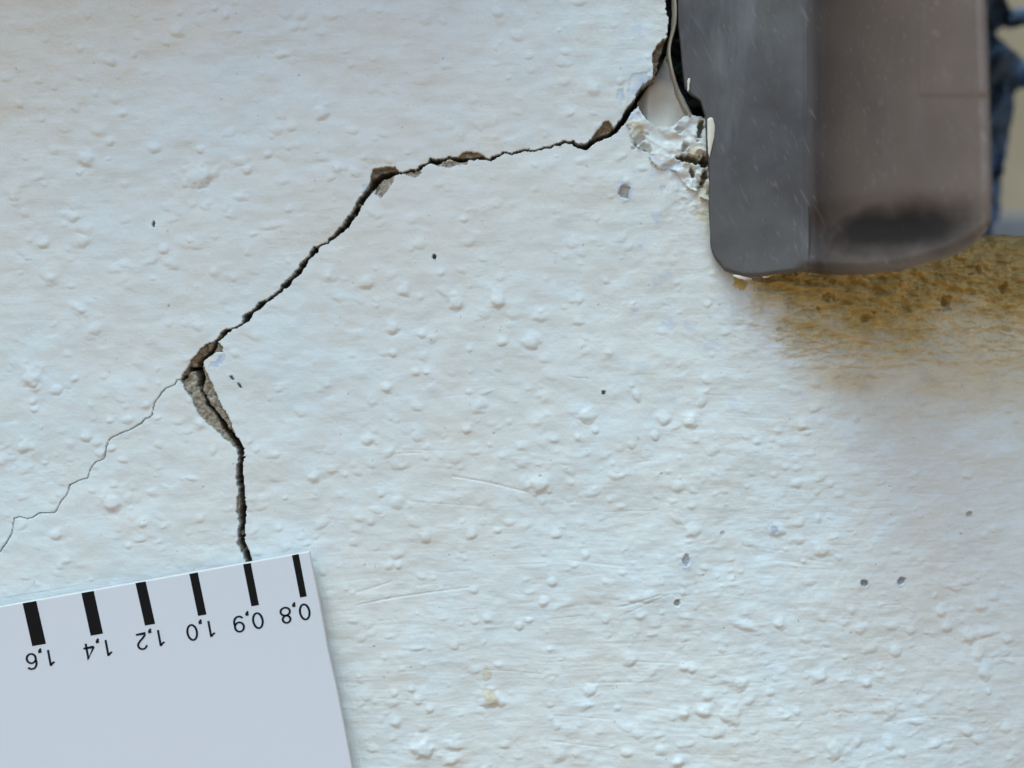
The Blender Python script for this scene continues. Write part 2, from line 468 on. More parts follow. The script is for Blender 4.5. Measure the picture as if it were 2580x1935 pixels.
# rough plaster under the sill, warm bounce and shade painted in as ochre
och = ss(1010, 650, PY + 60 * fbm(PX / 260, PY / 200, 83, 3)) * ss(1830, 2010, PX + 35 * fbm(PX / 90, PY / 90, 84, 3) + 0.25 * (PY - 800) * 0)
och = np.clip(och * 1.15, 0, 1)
light_wash = 0.24 * ss(1500, 900, PY) * ss(1740, 2150, PX - 0.25 * (PY - 700)) + 0.34 * ss(1120, 820, PY) * ss(1740, 2150, PX - 0.25 * (PY - 700)) + 0.20 * ss(900, 100, PY + 0.7 * PX)  # painted warm bounce below the sill, painted warm light at upper left
ochre = np.maximum(ochre, np.maximum(och, light_wash) * n_c)
jq = 14 * fbm(PX / 22, PY / 22, 97, 3, 0.6)
ochre = np.maximum(ochre, 0.9 * ss(24, 8, np.hypot(PX - 1866 + jq, (PY - 716 + jq) * 1.2)))
H += och * (0.85 * fbm(XX / 2.4 + 0.3 * ZZ, ZZ / 1.0 - 0.08 * XX, 85, 4, 0.55) + 0.07 * fbm(XX / 0.6, ZZ / 0.4, 88, 2))
ochre = np.maximum(ochre, 0.42 * cream)

# ---- crack: (x, y, width) along its length in photo pixels
main_crack = [(1645, 205, 12), (1628, 222, 26), (1607, 253, 22), (1581, 283, 16), (1571, 303, 15), (1554, 324, 14), (1540, 338, 10), (1516, 346, 12), (1495, 354, 14), (1478, 369, 14), (1457, 368, 13),
    (1443, 358, 9), (1423, 358, 5), (1402, 365, 4), (1375, 372, 5), (1361, 376, 3.5), (1344, 381, 2.6), (1327, 377, 5), (1306, 382, 5), (1289, 388, 3), (1272, 384, 3), (1258, 390, 6), (1237, 401, 8),
    (1226, 402, 2.5), (1215, 397, 6), (1190, 399, 5), (1169, 403, 9), (1151, 401, 11), (1131, 397, 4), (1120, 403, 5), (1103, 407, 13), (1086, 404, 12), (1076, 411, 3.6), (1062, 421, 8), (1048, 429, 5),
    (1031, 431, 5), (1017, 437, 3), (1000, 436, 10), (985, 438, 14), (962, 446, 20), (945, 458, 22), (935, 476, 18), (914, 500, 15), (897, 530, 18), (884, 551, 17), (866, 574, 16), (843, 594, 9), (823, 610, 4),
    (804, 620, 4), (794, 629, 16), (781, 645, 7), (775, 651, 6), (763, 667, 18), (759, 676, 12), (747, 689, 15), (735, 702, 8), (720, 716, 17), (710, 728, 10), (699, 739, 6), (685, 749, 9), (672, 757, 4),
    (656, 768, 13), (635, 785, 8), (620, 802, 18), (611, 816, 5), (602, 821, 3), (586, 828, 3), (568, 836, 15), (556, 850, 10), (544, 861, 7), (541, 872, 8), (534, 885, 9), (514, 901, 8), (501, 917, 14),
    (500, 935, 20), (506, 955, 20), (502, 970, 13), (506, 985, 5), (519, 1008, 7), (521, 1020, 10), (539, 1038, 7), (552, 1056, 12), (572, 1086, 15), (595, 1112, 18), (606, 1131, 19), (609, 1150, 16),
    (605, 1172, 15), (604, 1193, 17), (605, 1215, 17), (609, 1232, 14), (610, 1254, 16), (612, 1275, 19), (610, 1297, 18), (610, 1319, 16), (608, 1340, 17), (607, 1362, 18), (616, 1384, 17), (625, 1406, 18),
    (632, 1430, 15), (640, 1480, 10)]
side_crack = [(501, 930, 12), (478, 930, 12), (471, 942, 6), (458, 956, 4)]
hair = [(458, 956), (447, 957), (440, 970), (418, 978), (408, 989), (398, 1003), (390, 1015), (386, 1030), (384, 1044), (377, 1051), (365, 1056), (358, 1066), (340, 1076), (326, 1084), (306, 1091), (284, 1101), (273, 1110),
        (268, 1125), (264, 1145), (261, 1157), (240, 1165), (230, 1177), (224, 1192), (220, 1205), (198, 1211), (176, 1222), (171, 1240), (165, 1252), (155, 1262), (148, 1279), (139, 1291), (116, 1292), (99, 1293), (84, 1304), (68, 1307),
        (48, 1302), (36, 1307), (33, 1325), (30, 1345), (16, 1368), (2, 1388), (-12, 1405)]
jx = 2.2 * fbm(PX / 16, PY / 16, 91, 3, 0.6); jy = 2.2 * fbm(PX / 16, PY / 16, 95, 3, 0.6)
jf = noise(PX / 5.5, PY / 5.5, 99)
depth = np.zeros_like(H)          # how far the crack has eaten into the wall
crack_m = np.zeros(H.shape, bool)
def carve(pts, jam=1.0, deep=6.0, mask=None, minw=1.2):
    for (x1, y1, w1), (x2, y2, w2) in zip(pts[:-1], pts[1:]):
        cx, cy = (x1 + x2) / 2, (y1 + y2) / 2
        sj, si, _, _ = window(cx, cy, math.hypot(x2 - x1, y2 - y1) / 2 + 30)
        a, b = PX[sj, si] + jx[sj, si] * jam, PY[sj, si] + jy[sj, si] * jam
        if a.size == 0: continue
        L2 = (x2 - x1) ** 2 + (y2 - y1) ** 2
        t = np.clip(((a - x1) * (x2 - x1) + (b - y1) * (y2 - y1)) / L2, 0, 1)
        d = np.hypot(a - x1 - t * (x2 - x1), b - y1 - t * (y2 - y1))
        hw = np.maximum((w1 + t * (w2 - w1)) / 2 * 0.86, minw / 2)
        q = d - hw + 1.3 * jf[sj, si] * min(jam, 1)
        dd = ss(1.2, -1.6, q) * np.clip(0.55 + hw * 0.72, 0.5, deep)
        depth[sj, si] = np.maximum(depth[sj, si], dd)
        mask[sj, si] |= q < 0.5
carve(main_crack, 1.0, 7.0, crack_m)
carve(side_crack, 1.0, 5.0, crack_m)
hair_m = np.zeros(H.shape, bool)
carve([(x, y, 1.9 + 1.0 * (i % 7 == 4)) for i, (x, y) in enumerate(hair)], 0.4, 0.5, hair_m, 1.3)
hair_m &= ~crack_m

# patches where paint has chipped off and mortar shows
def patch(poly, dep, m, rough=0.2, soft=True):
    xs = [p[0] for p in poly]; ys = [p[1] for p in poly]
    sj, si, _, _ = window((min(xs) + max(xs)) / 2, (min(ys) + max(ys)) / 2, max(max(xs) - min(xs), max(ys) - min(ys)) / 2 + 25)
    a, b = PX[sj, si] + jx[sj, si], PY[sj, si] + jy[sj, si]
    k = inpoly(a, b, poly)
    hh = H[sj, si]; mo = mort[sj, si]; pm = patch_m[sj, si]
    hh[k] -= dep
    hh += np.where(k, rough * fbm(XX[sj, si] / 0.8, ZZ[sj, si] / 0.8, 101, 4, 0.65), 0)
    mo[k] = np.maximum(mo[k], m)
    pm |= k
patch_m = np.zeros(H.shape, bool)
# long chip under the bend
patch([(546, 857), (534, 862), (516, 868), (504, 880), (496, 892), (482, 905), (478, 917), (460, 944), (455, 957), (463, 975), (481, 1000), (496, 1036), (521, 1066), (541, 1082), (562, 1102), (585, 1120), (598, 1134), (617, 1131), (597, 1106), (592, 1094),
       (577, 1056), (557, 1023), (536, 972), (521, 942), (514, 927), (509, 912), (521, 904), (539, 889), (561, 886), (559, 873), (549, 860)], .55, .7, .22)
patch([(533, 861), (516, 868), (504, 881), (494, 895), (481, 906), (480, 918), (500, 916), (514, 902), (533, 886), (541, 872)], -.1, 1.0, .25)
# brown chip at the top bend, paler one below it
patch([(933, 452), (938, 428), (948, 424), (975, 421), (994, 419), (1006, 430), (1004, 440), (983, 441), (962, 452), (948, 463), (936, 470)], .8, 1.0, .25)
patch([(976, 441), (994, 441), (990, 458), (973, 486), (958, 500), (945, 488), (950, 472)], .35, .55, .15)
patch([(1155, 394), (1168, 384), (1180, 382), (1200, 384), (1217, 391), (1227, 403), (1206, 400), (1176, 403), (1157, 400)], .6, .85, .3)
patch([(1097, 413), (1120, 408), (1150, 405), (1180, 406), (1175, 414), (1150, 416), (1128, 421), (1105, 419)], .25, .5, .15)
patch([(1018, 437), (1040, 434), (1060, 430), (1062, 438), (1048, 447), (1030, 446)], .25, .45, .12)
patch([(1488, 348), (1500, 335), (1515, 316), (1530, 303), (1541, 313), (1545, 322), (1537, 336), (1512, 344), (1495, 352)], .7, 1.0, .3)
patch([(597, 1250), (604, 1240), (613, 1250), (606, 1275), (600, 1300), (594, 1290)], .6, .6, .2)
patch([(597, 1365), (606, 1355), (612, 1380), (618, 1400), (618, 1413), (611, 1395), (600, 1378)], .5, .6, .15)
# brown broken plaster edge along the gap beside the sill
patch([(1684, 95), (1668, 100), (1655, 116), (1643, 138), (1646, 170), (1644, 203), (1624, 220), (1604, 250), (1608, 262), (1625, 245), (1650, 215), (1655, 175), (1672, 140), (1680, 110)], 1.0, .95, .4)
# pale blue undercoat where the top coat has flaked
def tintp(poly, v):
    a, b = PX + jx * 2, PY + jy * 2
    k = inpoly(a, b, poly)
    blue[k] = np.maximum(blue[k], v); H[k] -= 0.05
for poly, v in [([(561, 892), (569, 898), (560, 915), (542, 927), (520, 926), (530, 915), (548, 906)], .95), ([(1590, 190), (1640, 180), (1648, 200), (1622, 220), (1600, 245), (1580, 235)], .75), ([(1552, 225), (1568, 222), (1578, 250), (1566, 270), (1555, 250)], .9),
                ([(1580, 285), (1600, 275), (1612, 290), (1620, 300), (1595, 305)], .8), ([(1632, 385), (1650, 395), (1668, 412), (1655, 418), (1638, 402)], .8), ([(1668, 415), (1700, 410), (1718, 428), (1690, 440), (1672, 430)], .8), ([(1128, 415), (1152, 412), (1148, 420), (1130, 423)], .7),
                ([(915, 468), (928, 462), (925, 485), (912, 488)], .7), ([(1660, 470), (1680, 465), (1672, 490)], .5)]:
    tintp(poly, v)
# thin paint: faint blue freckles beside the sill
fr = ss(0.35, 0.75, fbm(XX / 2.2, ZZ / 2.8, 111, 3)) * ss(1500, 1650, PX) * ss(1330, 700, PY) * 0.55
blue = np.maximum(blue, fr)

# ---- lump of broken filler between crack, gap and sill
fill_poly = [(1577, 303), (1592, 282), (1610, 280), (1622, 290), (1628, 300), (1650, 316), (1675, 321), (1700, 318), (1712, 300), (1738, 288), (1750, 296), (1766, 300), (1800, 300), (1800, 520), (1770, 500), (1745, 480), (1722, 462), (1700, 430), (1660, 425), (1640, 410), (1632, 378), (1608, 372), (1592, 345)]
fa, fb = PX + jx * 1.6, PY + jy * 1.6
fill_m = inpoly(fa, fb, fill_poly)
rid = 1 - np.abs(fbm(XX / 3.2 + 0.35 * fbm(XX / 2.0, ZZ / 2.0, 121, 2), ZZ / 2.3, 123, 2, 0.4))
rough_f = 0.25 + 0.75 * ss(1640, 1740, PX) * ss(290, 400, PY)
H = np.where(fill_m, H + (0.35 + 1.05 * rough_f * (rid - 0.75) + 0.16 * rough_f * fbm(XX / 1.0, ZZ / 0.8, 127, 2, .4)), H)
# troughs and holes in it
for (x, y, rx, ry, dp, an) in [(1765, 325, 7, 26, 1.6, -12), (1740, 402, 32, 9, 2.4, -8), (1778, 408, 12, 16, 3.2, 0), (1612, 352, 10, 22, 0.9, -40), (1625, 372, 18, 8, .8, -40), (1725, 372, 6, 14, 1.0, -30), (1774, 450, 8, 22, 1.6, -20), (1745, 438, 6, 14, 1.0, 20), (1712, 330, 10, 9, .5, 0)]:
    sj, si, x_, z_ = window(x, y, max(rx, ry) * 2)
    a = R(an); xs = (XX[sj, si] - x_) * PPM; zs = (ZZ[sj, si] - z_) * PPM
    u = (xs * math.cos(a) + zs * math.sin(a)) / rx; v = (-xs * math.sin(a) + zs * math.cos(a)) / ry
    q = np.sqrt(u * u + v * v) * (1 + 0.45 * noise(xs / 9, zs / 9, 129))
    H[sj, si] -= dp * ss(1.3, 0.5, q)
    mort[sj, si] = np.maximum(mort[sj, si], (0.72 if y > 380 or x > 1755 else 0.2) * ss(1.2, 0.7, q))
ochre = np.where(fill_m, np.maximum(ochre, 0.5 * np.maximum(ss(26, 4, np.hypot(PX + 5 * jx - 1608, (PY + 5 * jy - 318) * .8)), ss(30, 4, np.hypot((PX + 5 * jx - 1752) * .7, PY + 5 * jy - 385)))), ochre)
ochre = np.maximum(ochre, 0.35 * ss(60, 20, np.hypot(PX - 1785, (PY - 520) * .5)) )
mort = np.where(fill_m, np.maximum(mort, 0.30 * ss(0.1, 0.7, fbm(XX / 1.6, ZZ / 1.6, 135, 3)) * rough_f), mort)
# raised bumpy rubble beside the flange, below the filler
rub = ss(1640, 1760, PX) * ss(600, 470, PY) * ss(400, 450, PY) * (PX < 1830)
H += rub * 0.16 * fbm(XX / 1.1, ZZ / 1.1, 131, 3, 0.6)

# ---- open gap between wall and sill
gap_poly = [(1679, -60), (1679, 25), (1686, 50), (1683, 69), (1680, 97), (1672, 120), (1660, 150), (1655, 180), (1648, 210), (1628, 232), (1610, 262), (1614, 284), (1624, 292), (1640, 312), (1672, 320), (1700, 314), (1714, 298), (1736, 286), (1760, 292), (1800, 290), (1860, 290), (1860, -60)]
gap_m = inpoly(fa, fb, gap_poly) | ((PY < 0) & (PX > 1679) & (PX < 1860))
H = np.where(gap_m, H, H)
card_out = [(-60, 1527), (780, 1389), (900, 1990), (-60, 1990)]
under_card = inpoly(PX, PY, [(-80, 1520), (795, 1375), (925, 1995), (-80, 1995)])
H = np.where(under_card, np.minimum(H, 0.35) * 0.8, H)

depth = np.where(gap_m, 15.0 + 0.6 * fbm(XX / 2, ZZ / 2, 133, 3), depth)
crack_only = crack_m & ~gap_m
ch = fbm(XX / 0.9, ZZ / 0.9, 141, 4, 0.6)
depth = depth * (1 + np.where(crack_only, 0.35 * ch, 0))
# crumbs that choke the crack here and there
for (x, y, r) in [(608, 1150, 7), (600, 1262, 10), (607, 1345, 9), (614, 1388, 9), (468, 940, 12), (490, 945, 17), (936, 480, 10), (905, 515, 9), (890, 540, 9), (862, 570, 7), (553, 848, 8), (685, 749, 6), (1495, 345, 10)]:
    sj, si, x_, z_ = window(x, y, r * 2)
    q = np.hypot(PX[sj, si] - x, PY[sj, si] - y) / r
    depth[sj, si] *= 1 - 0.8 * ss(1.2, 0.4, q)
mort = np.where(crack_only & (mort < .9), .9, mort)
mort = np.where(gap_m, .85, mort)
dirt_shade = np.where(hair_m, .3, dirt_shade)
dirt_shade = np.where(crack_only, np.clip(depth / 12, 0, .4), dirt_shade)  # crack colour darkens with its depth
dirt_shade = np.where(gap_m, 0.7 + 0.3 * ss(1690, 1705, PX), dirt_shade)  # deep shade of the open joint painted near-black
# paint lip at crack: thin raised edge
OUT = base + H - depth
# close the sheet round its rim and at the jamb of the opening
rim = np.zeros(H.shape, bool); rim[0, :] = rim[-1, :] = True; rim[:, 0] = rim[:, -1] = True
OUT = np.where(rim, -20.0, OUT)
OUT = np.where((PX > 1880) & (PX <= 1905) & (PY < ARR + 40), -20.0, OUT)
far = 1 - n_c
co = np.stack([X / 1000, -OUT / 1000, ZC + Z / 1000], -1).reshape(-1, 3)
F = grid_faces(NR, NC)
tint = np.stack([mort, ochre, np.clip(dirt_shade, 0, 1), blue], -1).reshape(-1, 4).astype(np.float32)

def fm(mask):   # vertex mask -> face mask
    m = mask.ravel()
    return m[F].sum(1) >= 3
f_open = opening.ravel()[F].any(1)
f_gap = fm(gap_m) & ~f_open
f_crack = (crack_only.ravel()[F].sum(1) >= 1) & ~f_gap & ~f_open
f_hair = hair_m.ravel()[F].sum(1) >= 2
f_hair &= ~(f_gap | f_crack | f_open)
f_patch = fm(patch_m & ~crack_only & ~gap_m) & ~(f_gap | f_crack | f_hair | f_open)
f_fill = fm(fill_m) & ~(f_gap | f_crack | f_hair | f_open | f_patch)
f_wall = ~(f_gap | f_crack | f_hair | f_open | f_patch | f_fill)

vn = None
def sub(name, fmask, parent=None):
    ff = F[fmask]
    ids, inv = np.unique(ff.ravel(), return_inverse=True)
    me = np_mesh(name, co[ids], inv.reshape(-1, 4))
    at = me.attributes.new("tint", 'FLOAT_COLOR', 'POINT')
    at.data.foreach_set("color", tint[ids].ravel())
    o = link(name, me, M_wall, parent)
    return o
wall = sub("plaster_wall", f_wall)
tag(wall, "off-white brush-painted rough plaster wall split by a long dark crack", "wall", kind="thing")
tag(sub("crack", f_crack, wall), "long dark open crack running diagonally down to the card")
tag(sub("hairline_crack", f_hair, wall), "thin hairline crack branching off to the left")
tag(sub("gap", f_gap, wall), "dark open joint between plaster and metal sill")
tag(sub("filler", f_fill, wall), "crumbled cream filler beside the sill")
# each chipped patch is its own part
ids = np.where(f_patch)[0]
fc = co[F[ids]].mean(1)
cpx = 1290 + fc[:, 0] * 1000 * PPM; cpy = 967.5 - (fc[:, 2] - ZC) * 1000 * PPM
seeds = [("brown bare mortar chip at the lower bend of the crack", 520, 985), ("brown and grey chip at the upper bend", 965, 455), ("small crumbly chip along the crack", 1165, 400), ("small grey chip next to the upper bend", 1040, 440),
         ("brown chip near the joint", 1515, 328), ("small grey chip low on the crack", 604, 1275), ("grey chip just above the card", 607, 1385), ("brown broken plaster edge along the joint", 1650, 170)]
dist = np.stack([np.hypot((cpx - s[1]) * (1.0), (cpy - s[2]) * (0.45 if i in (0, 7) else 1)) for i, s in enumerate(seeds)], 1)
own = dist.argmin(1)
for i, s in enumerate(seeds):
    mk = np.zeros(len(F), bool); mk[ids[own == i]] = True
    if mk.sum() > 4: tag(sub("bare_mortar", mk, wall), s[0])
# solid body of the wall behind the plaster sheet
xo = (1890 - 1290) / PPM / 1000
za = ZC + (967.5 - ARR) / PPM / 1000
core_m = mat("masonry core", (0.35, 0.30, 0.24), 0.95)
box("masonry", -1.399, xo, 0.0195, 0.16, 0.0, ZC + 0.559, core_m, wall)
box("masonry", xo, 1.399, 0.016, 0.16, 0.0, za - 0.003, core_m, wall)

M_shade_box = mat('cream shade box', (0.62, 0.50, 0.30), 0.7)
# moulding added out of view to shade and warm the upper left
box("shade_box", -0.9, -0.002, -0.036, 0.0005, ZC + 0.096, ZC + 0.14, M_shade_box, wall, 0.004)

# tan rendered wall some way behind the opening
tm = mat("tan render", (0.42, 0.33, 0.22), 0.9)
N = NB(tm); c = N.coord()
N.l(N.mix(N.ramp(N.noise(c, 22, 5), 0.3, 0.7), (0.50, 0.40, 0.28), (0.38, 0.285, 0.17)), N.b.inputs["Base Color"])
N.l(N.bump(N.noise(c, 300, 4), 0.4, 0.001), N.b.inputs["Normal"])
rw = box("rendered_wall", 0.02, 1.6, 0.30, 0.45, 0.0, ZC + 0.28, tm, None, 0.004)
tag(rw, "blurred tan rendered wall seen past the right side of the grey sill", "wall", kind="thing")
gb = mat("grey mortar strip", (0.20, 0.20, 0.20), 0.9)
N = NB(gb); N.l(N.mix(N.noise(N.coord(), 120, 4), (0.14, 0.14, 0.15), (0.27, 0.26, 0.26)), N.b.inputs["Base Color"])
zl = ZC + (967.5 - 540) / PPM * (D + 290) / D / 1000
box("grey_ledge", 0.021, 1.6, 0.285, 0.2998, zl - 0.05, zl, gb, rw, 0.002)

# ------------------------------------------------------------------ window sill end
sill = empty("window_sill", P(1790, 700, 0))
tag(sill, "weathered grey metal window sill end with rounded bottom corners against the wall", "window sill", kind="thing")
def left_edge(y):
    return np.interp(y, [-900, 0, 63, 110, 157, 219, 238, 251, 292, 376, 408, 439, 520, 640, 700], [1706, 1710, 1711, 1716, 1720, 1728, 1745, 1766, 1779, 1781, 1787, 1788, 1788, 1790, 1790])
def right_edge(y):
    return np.interp(y, [-900, 0, 244, 439, 560], [2470, 2486, 2494, 2499, 2499])
sb_s = [0, .006, .018, .052, .115, .184, .245, .315, .417, .556, .69, .83, .90, .934, .965, .985, 1.0]
sb_y = [620, 638, 656, 684, 697, 697, 690, 685, 691, 693, 679, 652, 631, 615, 598, 580, 552]
SPLIT = 0.342
def depth_out(s, t, y):
    """how far the plate stands off the wall, mm; t runs 0 at top .. 1 at the bottom edge"""
    o = 1.2 + 5.0 * np.clip(s / SPLIT, 0, 1) ** 1.15
    o = o + np.where(s > SPLIT, 22 * np.clip((s - SPLIT) / (1 - SPLIT), 0, 1) ** 0.95, 0)
    return o
def plate(name, s0, s1, ns, material, lift, parent):
    s = np.linspace(s0, s1, ns)
    yb = np.interp(s, sb_s, sb_y)
    tt = np.concatenate([np.linspace(0, 0.9, 40)[:-1] * 0 + np.linspace(0, 0.55, 39), np.linspace(0.55, 1, 170)[0:]])
    T, Sg = np.meshgrid(tt, s, indexing='ij')
    Y = -900 + T * (yb[None, :] + 900)
    xl = left_edge(Y); xr = right_edge(Y)
    Xp = 1790 + Sg * (xr - 1790) + (xl - 1790) * (1 - ss(0, 0.2, Sg))
    O = depth_out((Xp - 1790) / (xr - 1790), T, Y) + lift
    # rolled lower lip and rolled right edge
    db = (yb[None, :] - Y)
    O = O - 2.6 * np.clip(1 - db / 34, 0, 1) ** 2 * ss(SPLIT * 0.8, SPLIT * 1.3, Sg) - 0.5 * np.clip(1 - db / 10, 0, 1) ** 2
    O = O - 1.6 * np.clip(1 - (1 - Sg) * 700 / 30, 0, 1) ** 2
    # slot added near the bottom to carry the dark reflection
    if s1 > 0.5:
        u = (Xp - 2245) / 250; v = (Y - 580 + (Xp - 2250) * 0.07) / 84
        slot = (np.abs(u) ** 3 + np.abs(v) ** 2.4) ** (1 / 2.6)
        O = O - 1.6 * ss(1.25, 0.1, slot)
        # faint pressed line of a label panel, top right
        u = np.abs(Xp - 2470) - 155; v = Y - 240
        rr = np.maximum(u, v)
        O = O + 0.12 * ss(4, -4, rr)
    # bend next to the flange
    O = O - 1.5 * ss(2010, 2085, Xp) * (1 - ss(2075, 2260, Xp))
    O = O + 0.10 * fbm(Xp / 240, Y / 240, 151, 3)
    f = (D - O) / D
    cc = np.stack([(Xp - 1290) / PPM * f / 1000, -O / 1000, ZC + (967.5 - Y) / PPM * f / 1000], -1).reshape(-1, 3)
    me = np_mesh(name, cc, grid_faces(*T.shape)[:, ::-1])
    if s1 > 0.5:
        at = me.attributes.new("painted_dark", 'FLOAT', 'POINT')  # dark reflection painted near the bottom, and a darker band along the fold
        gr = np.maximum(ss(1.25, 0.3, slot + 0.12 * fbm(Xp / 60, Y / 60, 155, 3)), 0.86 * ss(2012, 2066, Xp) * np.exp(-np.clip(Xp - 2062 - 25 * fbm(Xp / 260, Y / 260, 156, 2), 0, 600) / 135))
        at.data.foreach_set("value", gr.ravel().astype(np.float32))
        at = me.attributes.new("seam", 'FLOAT', 'POINT')
        at.data.foreach_set("value", ss(2070, 2018, Xp + 5 * fbm(Xp / 90, Y / 160, 157, 2)).ravel().astype(np.float32))
    o = link(name, me, material)
    keep_world(o, parent)
    m = o.modifiers.new("solid", 'SOLIDIFY'); m.thickness = 0.0011; m.offset = -1
    return o
plate("wall_flange", 0, SPLIT + 0.004, 90, M_flange, 0.0, sill)
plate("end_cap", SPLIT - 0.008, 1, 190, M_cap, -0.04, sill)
# hollow body of the sill behind the cap, and an unseen board to the right, placed to block sky
zt = ZC + 0.0690
zb = ZC + 0.0625
b = box("unseen_board", P(1960, 0, 10)[0], 0.62, -0.030, 0.05, zb, zt, M_board, None, 0.0015); keep_world(b, sill)
b = box("bracket", P(2060, 0, 4)[0], P(2330, 0, 4)[0], -0.004, 0.04, P(0, 420, 4)[2], zb - 0.0002, M_board, None, 0.001); keep_world(b, sill)
# dabs of cream paint on the plate's edge
M_paint = mat("cream paint", (0.72, 0.69, 0.58), 0.5)
def blob(name, poly, out, thick, material, parent=None, hfun=None, res=2.0, back=0.0004):
    xs = [p[0] for p in poly]; ys = [p[1] for p in poly]
    gx = np.arange(min(xs) - res, max(xs) + res * 1.5, res); gy = np.arange(min(ys) - res, max(ys) + res * 1.5, res)
    A, B = np.meshgrid(gx, gy)
    k = inpoly(A, B, poly)
    # distance to the outline
    d = np.full(A.shape, 1e9)
    for (x1, y1), (x2, y2) in zip(poly, poly[1:] + poly[:1]):
        L2 = (x2 - x1) ** 2 + (y2 - y1) ** 2 + 1e-9
        t = np.clip(((A - x1) * (x2 - x1) + (B - y1) * (y2 - y1)) / L2, 0, 1)
        d = np.minimum(d, np.hypot(A - x1 - t * (x2 - x1), B - y1 - t * (y2 - y1)))
    o = out(A, B) if callable(out) else out
    O = o + thick * np.sqrt(np.clip(d / (d[k].max() if k.any() else 1), 0, 1)) 
    if hfun: O = O + hfun(A, B)
    f = (D - O) / D
    cc = np.stack([(A - 1290) / PPM * f / 1000, -O / 1000, ZC + (967.5 - B) / PPM * f / 1000], -1).reshape(-1, 3)
    ff = grid_faces(*A.shape)[:, ::-1]
    ff = ff[k.ravel()[ff].sum(1) >= 3]
    ids, inv = np.unique(ff.ravel(), return_inverse=True)
    me = np_mesh(name, cc[ids], inv.reshape(-1, 4))
    ob = link(name, me, material)
    if parent: keep_world(ob, parent)
    m = ob.modifiers.new("solid", 'SOLIDIFY'); m.thickness = back; m.offset = -1
    return ob
blob("paint_dab", [(1782, 300), (1790, 295), (1797, 298), (1802, 318), (1800, 345), (1794, 372), (1788, 398), (1784, 385), (1782, 350)], 1.32, .14, M_paint, sill, res=1)
blob("paint_dab", [(1845, 691), (1860, 693), (1882, 697), (1896, 702), (1880, 706), (1862, 703), (1850, 698)], 2.3, .1, M_paint, sill, res=1)
blob("paint_dab", [(1920, 694), (1936, 689), (1962, 686), (1950, 693), (1932, 700), (1923, 701)], 3.2, .1, M_paint, sill, res=1)
blob("paint_dab", [(1731, 205), (1734, 196), (1739, 197), (1740, 204), (1737, 214), (1738, 222), (1734, 232), (1731, 226), (1732, 215)], 1.5, .05, M_paint, sill, res=1, back=0.0001)

# ------------------------------------------------------------------ sealant in the gap, and the thin film peeled from it
M_seal = mat("white silicone", (0.62, 0.60, 0.56), 0.55)
M_seal.node_tree.nodes["Principled BSDF"].inputs["Subsurface Weight"].default_value = 0.2
M_seal.node_tree.nodes["Principled BSDF"].inputs["Subsurface Scale"].default_value = 0.001
N = NB(M_seal); c = N.coord()
N.l(N.mix(N.ramp(N.noise(c, 130, 3), 0.4, 0.7), (0.66, 0.64, 0.60), (0.55, 0.49, 0.38)), N.b.inputs["Base Color"])
N.l(N.bump(N.noise(c, 600, 3), 0.1, 0.0003), N.b.inputs["Normal"])
def seal_h(A, B):
    return -3.2 * ss(250, 120, B) - 1.3 * ss(60, 0, np.hypot(A - 1672, (B - 270) * 0.8)) - 1.5 * ss(1640, 1605, A)
seal = blob("sealant", [(1604, 262), (1625, 230), (1650, 195), (1668, 160), (1678, 140), (1690, 145), (1700, 185), (1712, 225), (1728, 255), (1748, 296), (1735, 312), (1710, 326), (1660, 334), (1625, 318), (1608, 296)], -2.2, 0.4, M_seal, None, seal_h, 1.5)
tag(seal, "smooth whitish silicone sealant in the joint beside the sill", "sealant")
# the film: a ribbon seen almost edge-on, curling in depth
M_film = mat("peeled film", (0.33, 0.285, 0.22), 0.8)
fl = [(1700, -60), (1701, 0), (1703, 31), (1701, 72), (1690, 105), (1686, 133), (1691, 175), (1703, 218), (1720, 262), (1742, 296)]
fy = np.linspace(-60, 296, 90)
fx = np.interp(fy, [p[1] for p in fl], [p[0] for p in fl])
k = np.ones(9) / 9; fx = np.convolve(np.pad(fx, 4, mode='edge'), k, 'valid')
verts = []; rows = 7
for i in range(len(fy)):
    for j in range(rows):
        q = j / (rows - 1)
        tw = 3.0 * (1 - q) * (1.0 + 0.5 * math.sin(fy[i] / 31)) * min(1, (300 - fy[i]) / 90)
        rag = 0.25 * math.sin(fy[i] / 7) * (1 - q)
        x_, y_, z_ = P(fx[i] - 1.0 - tw * 0.9 * (1 if fy[i] < 150 else -0.35), fy[i], 0)
        verts.append((x_, -(0.5 + 0.5 * math.sin(fy[i] / 23) * (fy[i] < 270) * 0.5 - 1.9 * (1 - q) - rag) / 1000, z_))
verts = np.array(verts)
me = np_mesh("sealant_film", verts, grid_faces(len(fy), rows))
film = link("sealant_film", me, M_film)
m = film.modifiers.new("solid", 'SOLIDIFY'); m.thickness = 0.00022; m.offset = 0
tag(film, "thin curled beige film standing on edge in the dark joint", "film")

